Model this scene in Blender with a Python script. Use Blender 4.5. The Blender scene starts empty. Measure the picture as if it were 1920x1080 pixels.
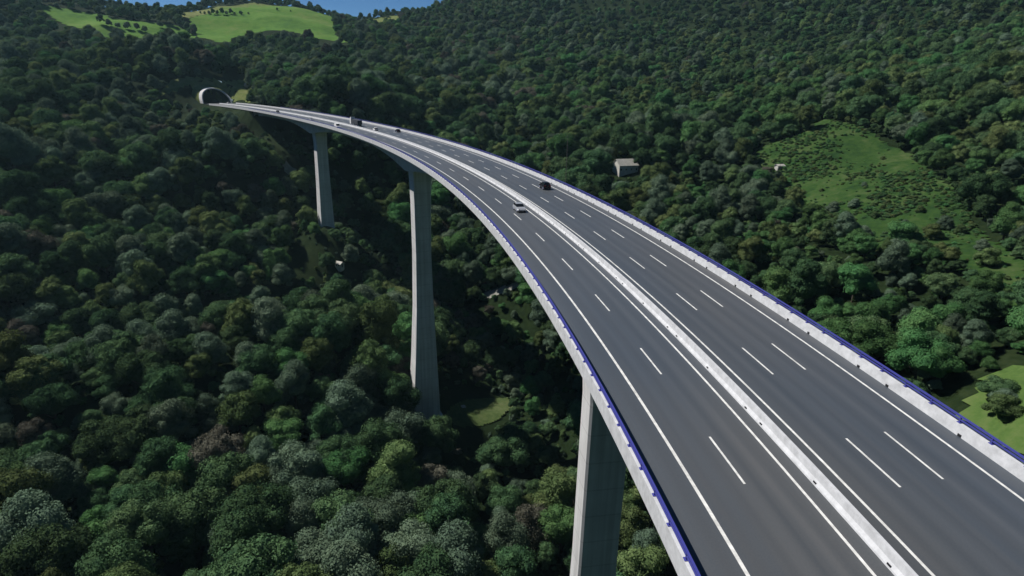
import bpy, bmesh, math, random
import numpy as np
from mathutils import Vector, Matrix, noise
from mathutils.bvhtree import BVHTree
random.seed(7); rng = np.random.default_rng(11)
scn = bpy.context.scene
COL = scn.collection

# ------------------------------------------------------------------ camera, sky, sun, exposure
CAM_H, PITCH, ROLL, FPX = 26.746, 0.32526, -0.00977, 1193.64
BANK = 0.030                                   # the deck is banked (and falls) by this angle
cb, sb = math.cos(BANK), math.sin(BANK)
CX = sb*CAM_H
def bank(p):                                   # deck frame -> true frame (z up)
    x, y, z = p
    return Vector((x*cb - z*sb + CX, y, z*cb + x*sb))
def bvec(v):
    x, y, z = v
    return Vector((x*cb - z*sb, y, z*cb + x*sb))
F_ = bvec((0, math.cos(PITCH), -math.sin(PITCH)))
r0 = Vector((1, 0, 0)); u0 = Vector((0, math.sin(PITCH), math.cos(PITCH)))
R_ = bvec(math.cos(ROLL)*r0 + math.sin(ROLL)*u0)
U_ = bvec(-math.sin(ROLL)*r0 + math.cos(ROLL)*u0)
CAM = bank((0, 0, CAM_H))
cd = bpy.data.cameras.new('camera'); cam = bpy.data.objects.new('camera', cd); COL.objects.link(cam)
cd.sensor_width = 36; cd.lens = 36*FPX/1920; cd.clip_start = 0.5; cd.clip_end = 9000
cam.matrix_world = Matrix((( R_.x, U_.x, -F_.x, CAM.x), (R_.y, U_.y, -F_.y, CAM.y), (R_.z, U_.z, -F_.z, CAM.z), (0, 0, 0, 1)))
scn.camera = cam

SUN_EL, SUN_B = math.radians(48), 0.45         # sun on the left, somewhat ahead
sd = Vector((-math.cos(SUN_B)*math.cos(SUN_EL), math.sin(SUN_B)*math.cos(SUN_EL), math.sin(SUN_EL)))
w = bpy.data.worlds.new('World'); scn.world = w; w.use_nodes = True
nt = w.node_tree; bg = nt.nodes['Background']; sky = nt.nodes.new('ShaderNodeTexSky')
sky.sky_type = 'NISHITA'; sky.sun_disc = False; sky.sun_elevation = SUN_EL
sky.sun_rotation = math.atan2(sd.x, sd.y); sky.altitude = 2500; sky.ozone_density = 4.0; sky.air_density = 0.6; sky.dust_density = 0.0
hsv = nt.nodes.new('ShaderNodeHueSaturation'); hsv.inputs['Saturation'].default_value = 1.2; hsv.inputs['Value'].default_value = 1.1
nt.links.new(sky.outputs[0], hsv.inputs['Color']); nt.links.new(hsv.outputs[0], bg.inputs[0]); bg.inputs[1].default_value = 0.05
sl = bpy.data.lights.new('sun', 'SUN'); sl.energy = 5.0; sl.angle = math.radians(0.5); sl.color = (1, 0.96, 0.9)
sun = bpy.data.objects.new('sun', sl); COL.objects.link(sun)
sun.rotation_euler = sd.to_track_quat('Z', 'Y').to_euler(); sun.location = (0, 0, 300)
scn.view_settings.view_transform = 'Standard'; scn.view_settings.look = 'None'
scn.view_settings.exposure = 0.25; scn.view_settings.gamma = 1

def ray(px, py):
    return (F_ + R_*((px-960)/FPX) - U_*((py-540)/FPX)).normalized()
def at(px, py, r):                              # point at horizontal range r on the ray of a pixel
    v = ray(px, py); return CAM + v*(r/math.hypot(v.x, v.y))
def atz(px, py, z):
    v = ray(px, py); return CAM + v*((z-CAM.z)/v.z)
def proj(p):
    v = Vector(p) - CAM; d = v.dot(F_)
    if d < 1: return None
    return 960+FPX*v.dot(R_)/d, 540-FPX*v.dot(U_)/d, d

# ------------------------------------------------------------------ helpers
def tag(o, label=None, cat=None, group=None, kind=None):
    if label: o['label'] = label
    if cat: o['category'] = cat
    if group: o['group'] = group
    if kind: o['kind'] = kind
    return o
def link(name, me, parent=None):
    o = bpy.data.objects.new(name, me); COL.objects.link(o)
    if parent: o.parent = parent
    return o
def empty(name, loc=(0, 0, 0), rz=0):
    o = bpy.data.objects.new(name, None); COL.objects.link(o)
    o.location = loc; o.rotation_euler = (0, 0, rz); o.empty_display_size = 0.5
    return o
def mesh(name, V, Fc, mat=None, smooth=False):
    me = bpy.data.meshes.new(name)
    me.from_pydata([tuple(v) for v in V], [], Fc); me.update()
    if mat: me.materials.append(mat)
    if smooth: me.polygons.foreach_set('use_smooth', [True]*len(me.polygons))
    return me
class MB:
    def __init__(s): s.v = []; s.f = []
    def add(s, V, Fc):
        n = len(s.v); s.v += [tuple(v) for v in V]; s.f += [tuple(i+n for i in f) for f in Fc]
    def hexa(s, p):                             # 8 corners: bottom ring 0-3, top ring 4-7
        s.add(p, [(3,2,1,0), (4,5,6,7), (0,1,5,4), (1,2,6,5), (2,3,7,6), (3,0,4,7)])
    def box(s, x0, x1, y0, y1, z0, z1):
        s.hexa([(x0,y0,z0), (x1,y0,z0), (x1,y1,z0), (x0,y1,z0), (x0,y0,z1), (x1,y0,z1), (x1,y1,z1), (x0,y1,z1)])
    def tube(s, a, b, r, n=6, r2=None):
        a = Vector(a); b = Vector(b); d = (b-a).normalized(); u = d.orthogonal().normalized(); v = d.cross(u)
        r2 = r if r2 is None else r2
        A = [a+(u*math.cos(t)+v*math.sin(t))*r for t in [i*math.tau/n for i in range(n)]]
        B = [b+(u*math.cos(t)+v*math.sin(t))*r2 for t in [i*math.tau/n for i in range(n)]]
        s.add(A+B, [(i, (i+1)%n, n+(i+1)%n, n+i) for i in range(n)]+[tuple(range(n))[::-1], tuple(range(n, 2*n))])
    def sweep(s, rings, closed=True, caps=True):
        n = len(rings[0]); V = [p for r in rings for p in r]; Fc = []
        for i in range(len(rings)-1):
            for j in range(n if closed else n-1):
                k = (j+1) % n
                Fc.append((i*n+j, i*n+k, (i+1)*n+k, (i+1)*n+j))
        if caps and closed: Fc += [tuple(range(n))[::-1], tuple(range((len(rings)-1)*n, len(rings)*n))]
        s.add(V, Fc)
    def build(s, name, mat, parent=None, smooth=False):
        return link(name, mesh(name, s.v, s.f, mat, smooth), parent)

# ------------------------------------------------------------------ materials
def mat(name, base, rough=0.8, var=0.0, scale=1.0, spec=0.3, bump=0.0, bscale=8.0, metallic=0.0, detail=4):
    m = bpy.data.materials.new(name); m.use_nodes = True; n = m.node_tree.nodes; l = m.node_tree.links
    b = n['Principled BSDF']; b.inputs['Base Color'].default_value = (*base, 1); b.inputs['Roughness'].default_value = rough
    b.inputs['Specular IOR Level'].default_value = spec; b.inputs['Metallic'].default_value = metallic
    if var or bump:
        tc = n.new('ShaderNodeTexCoord')
    if var:
        nz = n.new('ShaderNodeTexNoise'); nz.inputs['Scale'].default_value = scale; nz.inputs['Detail'].default_value = detail
        nz.inputs['Roughness'].default_value = 0.65
        l.new(tc.outputs['Object'], nz.inputs['Vector'])
        cr = n.new('ShaderNodeValToRGB'); cr.color_ramp.elements[0].position = 0.3; cr.color_ramp.elements[1].position = 0.7
        cr.color_ramp.elements[0].color = (*[c*(1-var) for c in base], 1); cr.color_ramp.elements[1].color = (*[min(1, c*(1+var)) for c in base], 1)
        l.new(nz.outputs['Fac'], cr.inputs[0]); l.new(cr.outputs[0], b.inputs['Base Color'])
    if bump:
        nb = n.new('ShaderNodeTexNoise'); nb.inputs['Scale'].default_value = bscale; nb.inputs['Detail'].default_value = 3
        l.new(tc.outputs['Object'], nb.inputs['Vector'])
        bp = n.new('ShaderNodeBump'); bp.inputs['Strength'].default_value = bump; l.new(nb.outputs['Fac'], bp.inputs['Height']); l.new(bp.outputs[0], b.inputs['Normal'])
    return m
def asphalt():
    m = bpy.data.materials.new('asphalt'); m.use_nodes = True; n = m.node_tree.nodes; l = m.node_tree.links
    b = n['Principled BSDF']; b.inputs['Roughness'].default_value = 0.48; b.inputs['Specular IOR Level'].default_value = 0.55
    uv = n.new('ShaderNodeUVMap'); uv.uv_map = 'road'
    def nzn(sx, sy, det, sc=1.0):
        mp = n.new('ShaderNodeMapping'); mp.inputs['Scale'].default_value = (sx, sy, 1); l.new(uv.outputs[0], mp.inputs[0])
        z = n.new('ShaderNodeTexNoise'); z.inputs['Scale'].default_value = sc; z.inputs['Detail'].default_value = det; l.new(mp.outputs[0], z.inputs['Vector']); return z
    a = nzn(0.06, 0.022, 4); c = nzn(0.9, 0.012, 3); g = nzn(9, 9, 2)       # broad patches, streaks along the lanes, aggregate
    def mixf(x, y, f):
        q = n.new('ShaderNodeMix'); q.inputs[0].default_value = f; l.new(x, q.inputs[2]); l.new(y, q.inputs[3]); return q
    q = mixf(a.outputs['Fac'], c.outputs['Fac'], 0.5); q2 = mixf(q.outputs[0], g.outputs['Fac'], 0.25)
    cr = n.new('ShaderNodeValToRGB'); e = cr.color_ramp.elements
    e[0].position = 0.32; e[0].color = (0.040, 0.052, 0.067, 1); e[1].position = 0.68; e[1].color = (0.082, 0.088, 0.096, 1)
    l.new(q2.outputs[0], cr.inputs[0])
    sp = n.new('ShaderNodeSeparateXYZ'); l.new(uv.outputs[0], sp.inputs[0])
    mr = n.new('ShaderNodeMapRange'); mr.inputs[1].default_value = -20; mr.inputs[2].default_value = 20; l.new(sp.outputs[0], mr.inputs[0])
    st = n.new('ShaderNodeValToRGB'); st.color_ramp.interpolation = 'CONSTANT'; e = st.color_ramp.elements       # shoulders are laid in a different mix
    f = lambda o: (o+20)/40
    e[0].position = 0; e[0].color = (1.5, 1.40, 1.18, 1); e[1].position = f(-13.85); e[1].color = (1, 1, 1, 1)
    for o_, c_ in ((-3.1, (1.2, 1.18, 1.05, 1)), (-0.1, (1, 1, 1, 1)), (7.1, (1.16, 1.0, .96, 1))): k = e.new(f(o_)); k.color = c_
    mm = n.new('ShaderNodeMix'); mm.data_type = 'RGBA'; mm.blend_type = 'MULTIPLY'; mm.inputs[0].default_value = 1; l.new(cr.outputs[0], mm.inputs[6]); l.new(st.outputs[0], mm.inputs[7])
    wt = n.new('ShaderNodeMath'); wt.operation = 'MULTIPLY_ADD'; wt.inputs[1].default_value = math.tau/1.75; wt.inputs[2].default_value = -math.tau*1.5; l.new(sp.outputs[0], wt.inputs[0])
    wc = n.new('ShaderNodeMath'); wc.operation = 'COSINE'; l.new(wt.outputs[0], wc.inputs[0])
    wm = n.new('ShaderNodeMapRange'); wm.inputs[1].default_value = -1; wm.inputs[3].default_value = 1.05; wm.inputs[4].default_value = .93; l.new(wc.outputs[0], wm.inputs[0])
    hu = nzn(.05, .012, 2, 1.0); hm_ = n.new('ShaderNodeMix'); hm_.data_type = 'RGBA'; hm_.inputs[6].default_value = (.97, 1, 1.04, 1); hm_.inputs[7].default_value = (1.05, 1.0, .94, 1)
    hr_ = n.new('ShaderNodeMapRange'); hr_.inputs[1].default_value = .4; hr_.inputs[2].default_value = .62; l.new(hu.outputs['Fac'], hr_.inputs[0]); l.new(hr_.outputs[0], hm_.inputs[0])
    m3 = n.new('ShaderNodeMix'); m3.data_type = 'RGBA'; m3.blend_type = 'MULTIPLY'; m3.inputs[0].default_value = 1; l.new(mm.outputs[2], m3.inputs[6]); l.new(hm_.outputs[2], m3.inputs[7])
    vs = n.new('ShaderNodeVectorMath'); vs.operation = 'SCALE'; l.new(m3.outputs[2], vs.inputs[0]); l.new(wm.outputs[0], vs.inputs['Scale']); l.new(vs.outputs[0], b.inputs['Base Color'])
    return m
M = {}
M['asphalt'] = asphalt()
M['concrete'] = mat('concrete', (0.52, 0.52, 0.53), 0.85, 0.14, 0.35)
M['barrier'] = mat('barrier_concrete', (0.50, 0.51, 0.53), 0.8, 0.18, 1.1, bump=0.3, bscale=3)
M['pier'] = mat('pier_concrete', (0.54, 0.54, 0.54), 0.85, 0.12, 0.12)
def pier_marks(m):                               # formwork lift lines and rain streaks
    n = m.node_tree.nodes; l = m.node_tree.links; b = n['Principled BSDF']; src = b.inputs['Base Color'].links[0].from_socket
    tc = n.new('ShaderNodeTexCoord'); sp = n.new('ShaderNodeSeparateXYZ'); l.new(tc.outputs['Object'], sp.inputs[0])
    d = n.new('ShaderNodeMath'); d.operation = 'DIVIDE'; d.inputs[1].default_value = 4.8; l.new(sp.outputs[2], d.inputs[0])
    f = n.new('ShaderNodeMath'); f.operation = 'FRACT'; l.new(d.outputs[0], f.inputs[0])
    c = n.new('ShaderNodeMath'); c.operation = 'LESS_THAN'; c.inputs[1].default_value = 0.05; l.new(f.outputs[0], c.inputs[0])
    mp = n.new('ShaderNodeMapping'); mp.inputs['Scale'].default_value = (1.1, 1.1, 0.03); l.new(tc.outputs['Object'], mp.inputs[0])
    nz = n.new('ShaderNodeTexNoise'); nz.inputs['Scale'].default_value = 1.0; nz.inputs['Detail'].default_value = 4; l.new(mp.outputs[0], nz.inputs['Vector'])
    mr = n.new('ShaderNodeMapRange'); mr.inputs[1].default_value = .35; mr.inputs[2].default_value = .7; mr.inputs[3].default_value = 1.08; mr.inputs[4].default_value = .78; l.new(nz.outputs['Fac'], mr.inputs[0])
    g = n.new('ShaderNodeMath'); g.operation = 'MULTIPLY_ADD'; g.inputs[1].default_value = -0.16; l.new(c.outputs[0], g.inputs[0]); l.new(mr.outputs[0], g.inputs[2])
    v = n.new('ShaderNodeVectorMath'); v.operation = 'SCALE'; l.new(src, v.inputs[0]); l.new(g.outputs[0], v.inputs['Scale']); l.new(v.outputs[0], b.inputs['Base Color'])
pier_marks(M['pier'])
M['paint'] = mat('road_paint', (0.62, 0.62, 0.60), 0.6, 0.28, 1.4)
M['blue'] = mat('blue_steel', (0.045, 0.05, 0.26), 0.45, spec=0.5)
M['rail_grey'] = mat('pale_steel', (0.30, 0.32, 0.50), 0.45, spec=0.5)
M['dark'] = mat('painted_dark', (0.012, 0.013, 0.016), 0.95)  # near-black paints in the darkness of tunnel bore and drain holes; also chassis colour
M['track'] = mat('track', (0.22, 0.22, 0.19), 0.95, 0.35, 0.25)
M['rock'] = mat('rock', (0.33, 0.33, 0.31), 0.95, 0.25, 0.5)
M['roof'] = mat('roof', (0.42, 0.41, 0.37), 0.8, 0.15, 0.5)
M['wall'] = mat('plaster', (0.50, 0.49, 0.45), 0.85, 0.1, 0.5)
M['glass'] = mat('glass', (0.01, 0.012, 0.015), 0.08, spec=0.6)
M['tyre'] = mat('rubber', (0.012, 0.012, 0.012), 0.9)
M['bark'] = mat('bark', (0.06, 0.05, 0.04), 0.95, 0.3, 2)
M['wood'] = mat('pole_wood', (0.16, 0.15, 0.13), 0.9)
M['red'] = mat('lamp_red', (0.25, 0.01, 0.01), 0.3)
M['clear'] = mat('lamp_clear', (0.6, 0.6, 0.6), 0.2)

def ground_mat(name, c0, c1, c2, s1=0.02, s2=0.25):
    m = bpy.data.materials.new(name); m.use_nodes = True; n = m.node_tree.nodes; l = m.node_tree.links
    b = n['Principled BSDF']; b.inputs['Roughness'].default_value = 1; b.inputs['Specular IOR Level'].default_value = 0.05
    tc = n.new('ShaderNodeTexCoord')
    a = n.new('ShaderNodeTexNoise'); a.inputs['Scale'].default_value = s1; a.inputs['Detail'].default_value = 5
    d = n.new('ShaderNodeTexNoise'); d.inputs['Scale'].default_value = s2; d.inputs['Detail'].default_value = 6; d.inputs['Roughness'].default_value = 0.7
    l.new(tc.outputs['Object'], a.inputs['Vector']); l.new(tc.outputs['Object'], d.inputs['Vector'])
    x = n.new('ShaderNodeMix'); x.inputs[0].default_value = 0.5; l.new(a.outputs['Fac'], x.inputs[2]); l.new(d.outputs['Fac'], x.inputs[3])
    cr = n.new('ShaderNodeValToRGB'); e = cr.color_ramp.elements
    e[0].position = 0.36; e[0].color = (*c0, 1); e[1].position = 0.64; e[1].color = (*c2, 1); k = e.new(0.5); k.color = (*c1, 1)
    l.new(x.outputs[0], cr.inputs[0]); l.new(cr.outputs[0], b.inputs['Base Color'])
    bp = n.new('ShaderNodeBump'); bp.inputs['Strength'].default_value = 0.5; bp.inputs['Distance'].default_value = 0.6
    l.new(d.outputs['Fac'], bp.inputs['Height']); l.new(bp.outputs[0], b.inputs['Normal'])
    return m
M['soil'] = ground_mat('forest_floor', (0.006, 0.011, 0.005), (0.012, 0.022, 0.008), (0.024, 0.036, 0.014))  # darker than real ground: self-shadow of dense undergrowth is put into the colour
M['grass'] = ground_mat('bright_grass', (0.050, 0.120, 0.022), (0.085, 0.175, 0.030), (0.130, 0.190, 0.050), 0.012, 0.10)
M['lawn'] = ground_mat('muted_grass', (0.038, 0.075, 0.020), (0.066, 0.115, 0.030), (0.100, 0.135, 0.046), 0.03, 0.3)  # darker, less saturated green than the far meadows
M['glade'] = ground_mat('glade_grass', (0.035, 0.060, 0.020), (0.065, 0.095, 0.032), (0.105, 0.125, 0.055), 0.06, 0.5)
M['dry'] = ground_mat('olive_grass', (0.09, 0.12, 0.035), (0.13, 0.16, 0.05), (0.20, 0.20, 0.09), 0.02, 0.2)
M['scrub'] = ground_mat('rough_pasture', (0.013, 0.036, 0.012), (0.030, 0.066, 0.016), (0.066, 0.092, 0.034), 0.045, 0.22)

def leaf_mat(name, c, c2):
    m = bpy.data.materials.new(name); m.use_nodes = True; n = m.node_tree.nodes; l = m.node_tree.links
    n.remove(n['Principled BSDF']); out = n['Material Output']
    oi = n.new('ShaderNodeObjectInfo'); tc = n.new('ShaderNodeTexCoord')
    nz = n.new('ShaderNodeTexNoise'); nz.inputs['Scale'].default_value = 0.55; nz.inputs['Detail'].default_value = 3; l.new(tc.outputs['Object'], nz.inputs['Vector'])
    mx = n.new('ShaderNodeMix'); mx.data_type = 'RGBA'; mx.inputs[6].default_value = (*c, 1); mx.inputs[7].default_value = (*c2, 1)
    mr = n.new('ShaderNodeMapRange'); mr.inputs[1].default_value = 0.35; mr.inputs[2].default_value = 0.65; l.new(nz.outputs['Fac'], mr.inputs[0]); l.new(mr.outputs[0], mx.inputs[0])
    hs = n.new('ShaderNodeHueSaturation')
    a = n.new('ShaderNodeMapRange'); a.inputs[3].default_value = 0.78; a.inputs[4].default_value = 1.75; l.new(oi.outputs['Random'], a.inputs[0]); l.new(a.outputs[0], hs.inputs['Value'])
    f = n.new('ShaderNodeMath'); f.operation = 'MULTIPLY'; f.inputs[1].default_value = 7.31; l.new(oi.outputs['Random'], f.inputs[0])
    g = n.new('ShaderNodeMath'); g.operation = 'FRACT'; l.new(f.outputs[0], g.inputs[0])
    h = n.new('ShaderNodeMapRange'); h.inputs[3].default_value = 0.475; h.inputs[4].default_value = 0.525; l.new(g.outputs[0], h.inputs[0]); l.new(h.outputs[0], hs.inputs['Hue'])
    l.new(mx.outputs[2], hs.inputs['Color'])
    d = n.new('ShaderNodeBsdfDiffuse'); t = n.new('ShaderNodeBsdfTranslucent'); s = n.new('ShaderNodeMixShader'); s.inputs[0].default_value = 0.25
    l.new(hs.outputs[0], d.inputs[0]); l.new(hs.outputs[0], t.inputs[0]); l.new(d.outputs[0], s.inputs[1]); l.new(t.outputs[0], s.inputs[2])
    l.new(s.outputs[0], out.inputs[0]); return m
LEAF = [('dark green', leaf_mat('leaf_dark_green', (0.038, 0.078, 0.037), (0.064, 0.112, 0.049))),
        ('grey green', leaf_mat('leaf_grey_green', (0.066, 0.101, 0.068), (0.102, 0.142, 0.092))),
        ('olive green', leaf_mat('leaf_olive', (0.060, 0.093, 0.036), (0.098, 0.136, 0.054))),
        ('fresh green', leaf_mat('leaf_fresh', (0.044, 0.104, 0.038), (0.072, 0.142, 0.052))),
        ('brownish', leaf_mat('leaf_brown', (0.066, 0.064, 0.052), (0.105, 0.100, 0.078)))]

# ------------------------------------------------------------------ road alignment (arc length s, offset o to the left of the inner-left line, height h)
K = (1.542430, -0.377909, -0.866929, 0.405630); S0 = -200
SS = np.arange(S0, 860, 1.0); uu = SS/300
kk = (K[0]+K[1]*uu+K[2]*uu*uu+K[3]*uu**3)/1000
# beyond the portal keep the last curvature
kk = np.where(SS > 700, (K[0]+K[1]*(7/3)+K[2]*(7/3)**2+K[3]*(7/3)**3)/1000, kk)
TH = np.concatenate([[0], np.cumsum((kk[1:]+kk[:-1])/2)]); i0 = -S0
TH = TH-TH[i0]+0.124251
PX = np.concatenate([[0], np.cumsum(-np.sin((TH[1:]+TH[:-1])/2))]); PY = np.concatenate([[0], np.cumsum(np.cos((TH[1:]+TH[:-1])/2))])
PX += 17.5239-PX[i0]; PY += 52.6587-PY[i0]
def frame(s): return float(np.interp(s, SS, PX)), float(np.interp(s, SS, PY)), float(np.interp(s, SS, TH))
def rp(s, o, h=0.0):
    x, y, t = frame(s)
    return bank((x-math.cos(t)*o, y-math.sin(t)*o, h))
def pier_pt(s, o, z):                           # vertical things under the deck: offset in plan, true z
    p = rp(s, o, 0); return Vector((p.x, p.y, z))
RX = np.array([rp(s, -3, 0)[0] for s in SS[::4]]); RY = np.array([rp(s, -3, 0)[1] for s in SS[::4]]); RS = SS[::4]; RT = TH[::4]; RZ = np.array([rp(s, -3, 0)[2] for s in SS[::4]])
def near_road(x, y):                            # arrays -> s, lateral (left +) relative to deck centre, deck z
    x = np.atleast_1d(x); y = np.atleast_1d(y)
    s = np.empty(len(x)); lat = np.empty(len(x)); z = np.empty(len(x))
    for a in range(0, len(x), 4000):
        dx = x[a:a+4000, None]-RX; dy = y[a:a+4000, None]-RY; i = (dx*dx+dy*dy).argmin(1); j = np.arange(len(i))
        t = RT[i]; s[a:a+4000] = RS[i] - dx[j, i]*np.sin(t) + dy[j, i]*np.cos(t); lat[a:a+4000] = -dx[j, i]*np.cos(t) - dy[j, i]*np.sin(t); z[a:a+4000] = RZ[i]
    return s, lat, z
O_OL, O_IL, O_IR, O_OR = 7.0, 0.0, -3.234, -13.734
P_LI, P_LO, P_RI, P_RO = 10.05, 10.58, -15.38, -15.90

# ------------------------------------------------------------------ terrain from control points
CP = []
def cz(px, py, z, drop=0): p = atz(px, py, z+drop); CP.append((p.x, p.y, z))
def cr_(px, py, r, drop=8): p = at(px, py, r); CP.append((p.x, p.y, p.z-drop))
for a in [(0,1075,-108),(300,1075,-113),(600,1075,-120),(900,1075,-130),(0,850,-104),(300,850,-108),(600,850,-116),(0,700,-92),(250,650,-90),(450,612,-92),(600,590,-98),(730,580,-108)]: cz(*a, drop=8)
for x, y, z in [(pier_pt(209, -2, 0).x, pier_pt(209, -2, 0).y, -121.5), (pier_pt(403, -2, 0).x, pier_pt(403, -2, 0).y, -70), (pier_pt(385, -2, 0).x, pier_pt(385, -2, 0).y, -74), (0, 40, -118), (-60, 0, -96), (60, 20, -132), (0, -120, -80), (-200, -60, -50), (160, -80, -60), (-260, 120, -80), (30, 90, -136), (40, 130, -134), (30, 170, -133)]: CP.append((x, y, z))
for a in [(450,590,352,34),(250,620,352,30),(650,575,378,26),(60,650,350,20),(450,560,372,10),(250,580,372,10),(640,545,396,10),(60,600,376,10)]: cr_(*a)
for a in [(60,530,405),(250,512,405),(450,490,415),(560,465,425),(100,420,470),(300,420,470),(480,400,480),(100,300,560),(300,300,570),(450,300,570),(560,330,520),(100,200,660),(280,200,700),(0,150,740),
          (120,110,850),(250,100,880),(350,120,900),(450,120,930),(550,140,860),(700,170,780),(620,100,980),
          (800,120,900),(900,80,1050),(700,60,1200),(850,250,620),(760,300,560),(700,300,540),(880,200,700),(660,450,460),(700,420,480)]: cr_(*a)
for a in [(0,30,1150,8),(130,34,1180,4),(250,38,1180,2),(320,48,1180,2),(360,46,1190,2),(500,45,1180,2),(640,78,1080,3),(400,12,1420,2),(480,4,1450,2),(550,6,1420,2),(612,22,1380,8),(200,12,1400,0),(240,20,1400,0),(280,31,1400,0),(316,40,1420,0),(345,31,1440,0),(400,14,1430,0),(600,26,1400,0),(640,40,1420,0),(670,43,1450,0),(700,42,1500,0),(740,34,1520,0),(800,24,1520,0),(840,12,1480,0),(870,-4,1450,0),(100,-20,1380,8),(0,-50,1380,8)]: cr_(*a)
for a in [(930,-60,1550),(1100,-110,1600),(1400,-150,1600),(1700,-160,1500),(1920,-150,1400),(2200,-140,1300),(1000,30,1250),(1200,50,1150),(1500,50,1050),(1800,50,950),(2000,40,900),
          (950,150,830),(1150,140,850),(1350,140,800),(1600,140,690),(1850,140,600),(1000,250,600),(1150,230,580),(1350,230,560),(1500,220,520),(2050,250,430),(1850,250,450),
          (1060,300,480),(1180,340,430),(1350,330,450),(1420,420,350),(1250,430,340),(1350,500,270),(1500,570,235),(1620,640,205),(1700,560,235),(1900,620,205),(2050,620,190)]: cr_(*a)
for a in [(1560,235,505,1),(1700,300,440,1),(1600,380,370,1),(1700,440,310,1),(1830,430,325,1),(1900,500,275,1),(1420,295,470,2),(1900,720,185,1),(1880,800,172,1),(2000,800,165,1),(1920,850,163,1)]: cr_(*a)
for a in [(950,770,-129,2),(900,600,-128,8),(1000,620,-124,8),(1020,720,-130,8),(1000,880,-136,8)]: cz(*a)
for a in [(940,540,395,1),(860,560,395,6),(870,430,470,8),(930,480,430,8)]: cr_(*a)
cr_(1780,900,150,8)
for a in [(2300,700,200,1),(2300,950,150,1),(2300,450,300,4)]: cr_(*a)
for px in (200, 300, 400, 550, 650, 700, 750, 820):
    for r_ in (1700, 2000): p = at(px, 100, r_); CP.append((p.x, p.y, 60.0))
for s in (520, 560, 600, 640, 680, 705):      # hillside left and right of the road before the portal
    k = (s-520)/185
    for o, dz in ((30, -16+10*k), (60, -30+20*k), (-28, -8+8*k), (-50, 6+10*k), (-3, -10+9.4*k)):
        p = rp(s, o); CP.append((p.x, p.y, p.z+dz))
for s, o, dz in ((742,-3,22),(742,-22,20),(742,18,17),(770,-3,38),(770,-30,34),(770,30,30),(725,40,0),(725,-36,12),(820,0,62)):
    p = rp(s, o); CP.append((p.x, p.y, p.z+dz))
for x, y, z in [(-1500,500,160),(-1500,1500,250),(-700,-300,120),(0,-400,120),(700,-300,180),(-300,-350,110),(350,-350,130),(900,300,120),(1500,900,320),(900,1900,300),(0,2300,60),(-1100,2200,60),(-600,400,-10),(-900,300,60),(350,-50,-20),(520,120,20),(420,150,-20),(-450,200,-60),(-400,0,-40),(1400,0,250)]: CP.append((x, y, z))  # outer anchors; unseen hills behind the camera raised to cut low sky light
CPA = np.array(CP)
def tps(d2): return np.where(d2 > 0, d2*np.log(np.maximum(d2, 1e-12))*0.5, 0)
SC = 500.0; A2 = CPA[:, :2]/SC; nC = len(A2)
Kx = tps(((A2[:, None]-A2[None])**2).sum(-1)) + np.eye(nC)*0.0006
Pm = np.c_[np.ones(nC), A2]; LM = np.zeros((nC+3, nC+3)); LM[:nC, :nC] = Kx; LM[:nC, nC:] = Pm; LM[nC:, :nC] = Pm.T
wts = np.linalg.solve(LM, np.r_[CPA[:, 2], 0, 0, 0])
STEP = 8.0; GX = np.arange(-1500, 1700, STEP); GY = np.arange(-400, 2200, STEP)
gx, gy = np.meshgrid(GX, GY); q = np.c_[gx.ravel(), gy.ravel()]
Z = np.empty(len(q))
for a in range(0, len(q), 8000):
    b = q[a:a+8000]/SC
    Z[a:a+8000] = tps(((b[:, None]-A2[None])**2).sum(-1))@wts[:nC] + wts[nC] + b@wts[nC+1:]
def fbm(x, y, sc, seed, octs=3):                # smooth value noise, vectorised
    out = 0; amp = 1
    for k in range(octs):
        r = np.random.default_rng(seed+k); G = r.uniform(-1, 1, (64, 64)); u = x/sc*2**k+seed; v = y/sc*2**k+seed*1.7
        iu = np.floor(u).astype(int); iv = np.floor(v).astype(int); fu = u-iu; fv = v-iv; fu = fu*fu*(3-2*fu); fv = fv*fv*(3-2*fv)
        g = lambda a, b: G[a % 64, b % 64]
        out = out + amp*((g(iu, iv)*(1-fu)+g(iu+1, iv)*fu)*(1-fv)+(g(iu, iv+1)*(1-fu)+g(iu+1, iv+1)*fu)*fv); amp *= 0.5
    return out
rr = np.hypot(q[:, 0], q[:, 1])
Z += fbm(q[:, 0], q[:, 1], 90, 3)*np.clip((rr-60)/300, 0.3, 3.0)*1.9
s_, lat_, z_ = near_road(q[:, 0], q[:, 1])
onr = (s_ > 545) & (s_ < 742) & (np.abs(lat_) < 21)
kk_ = np.clip((21-np.abs(lat_))/6, 0, 1)
Z = np.where(onr, Z*(1-kk_)+(z_-0.9)*kk_, Z)
under = (s_ > -200) & (s_ < 560) & (np.abs(lat_) < 24)
Z = np.where(under, np.minimum(Z, z_-12-np.clip((560-s_)*0.3, 0, 20)+np.clip((s_-520)*0.25, 0, 10)), Z)
over = (s_ > 744) & (s_ < 830) & (np.abs(lat_) < 24)
Z = np.where(over, np.maximum(Z, z_+19-np.clip(np.abs(lat_)-14, 0, 10)*0.6), Z)
Zg = Z.reshape(gx.shape)
def H(x, y):
    x = np.asarray(x, float); y = np.asarray(y, float)
    u = np.clip((x-GX[0])/STEP, 0, len(GX)-1.001); v = np.clip((y-GY[0])/STEP, 0, len(GY)-1.001)
    i = u.astype(int); j = v.astype(int); fu = u-i; fv = v-j
    return (Zg[j, i]*(1-fu)+Zg[j, i+1]*fu)*(1-fv)+(Zg[j+1, i]*(1-fu)+Zg[j+1, i+1]*fu)*fv
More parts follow.
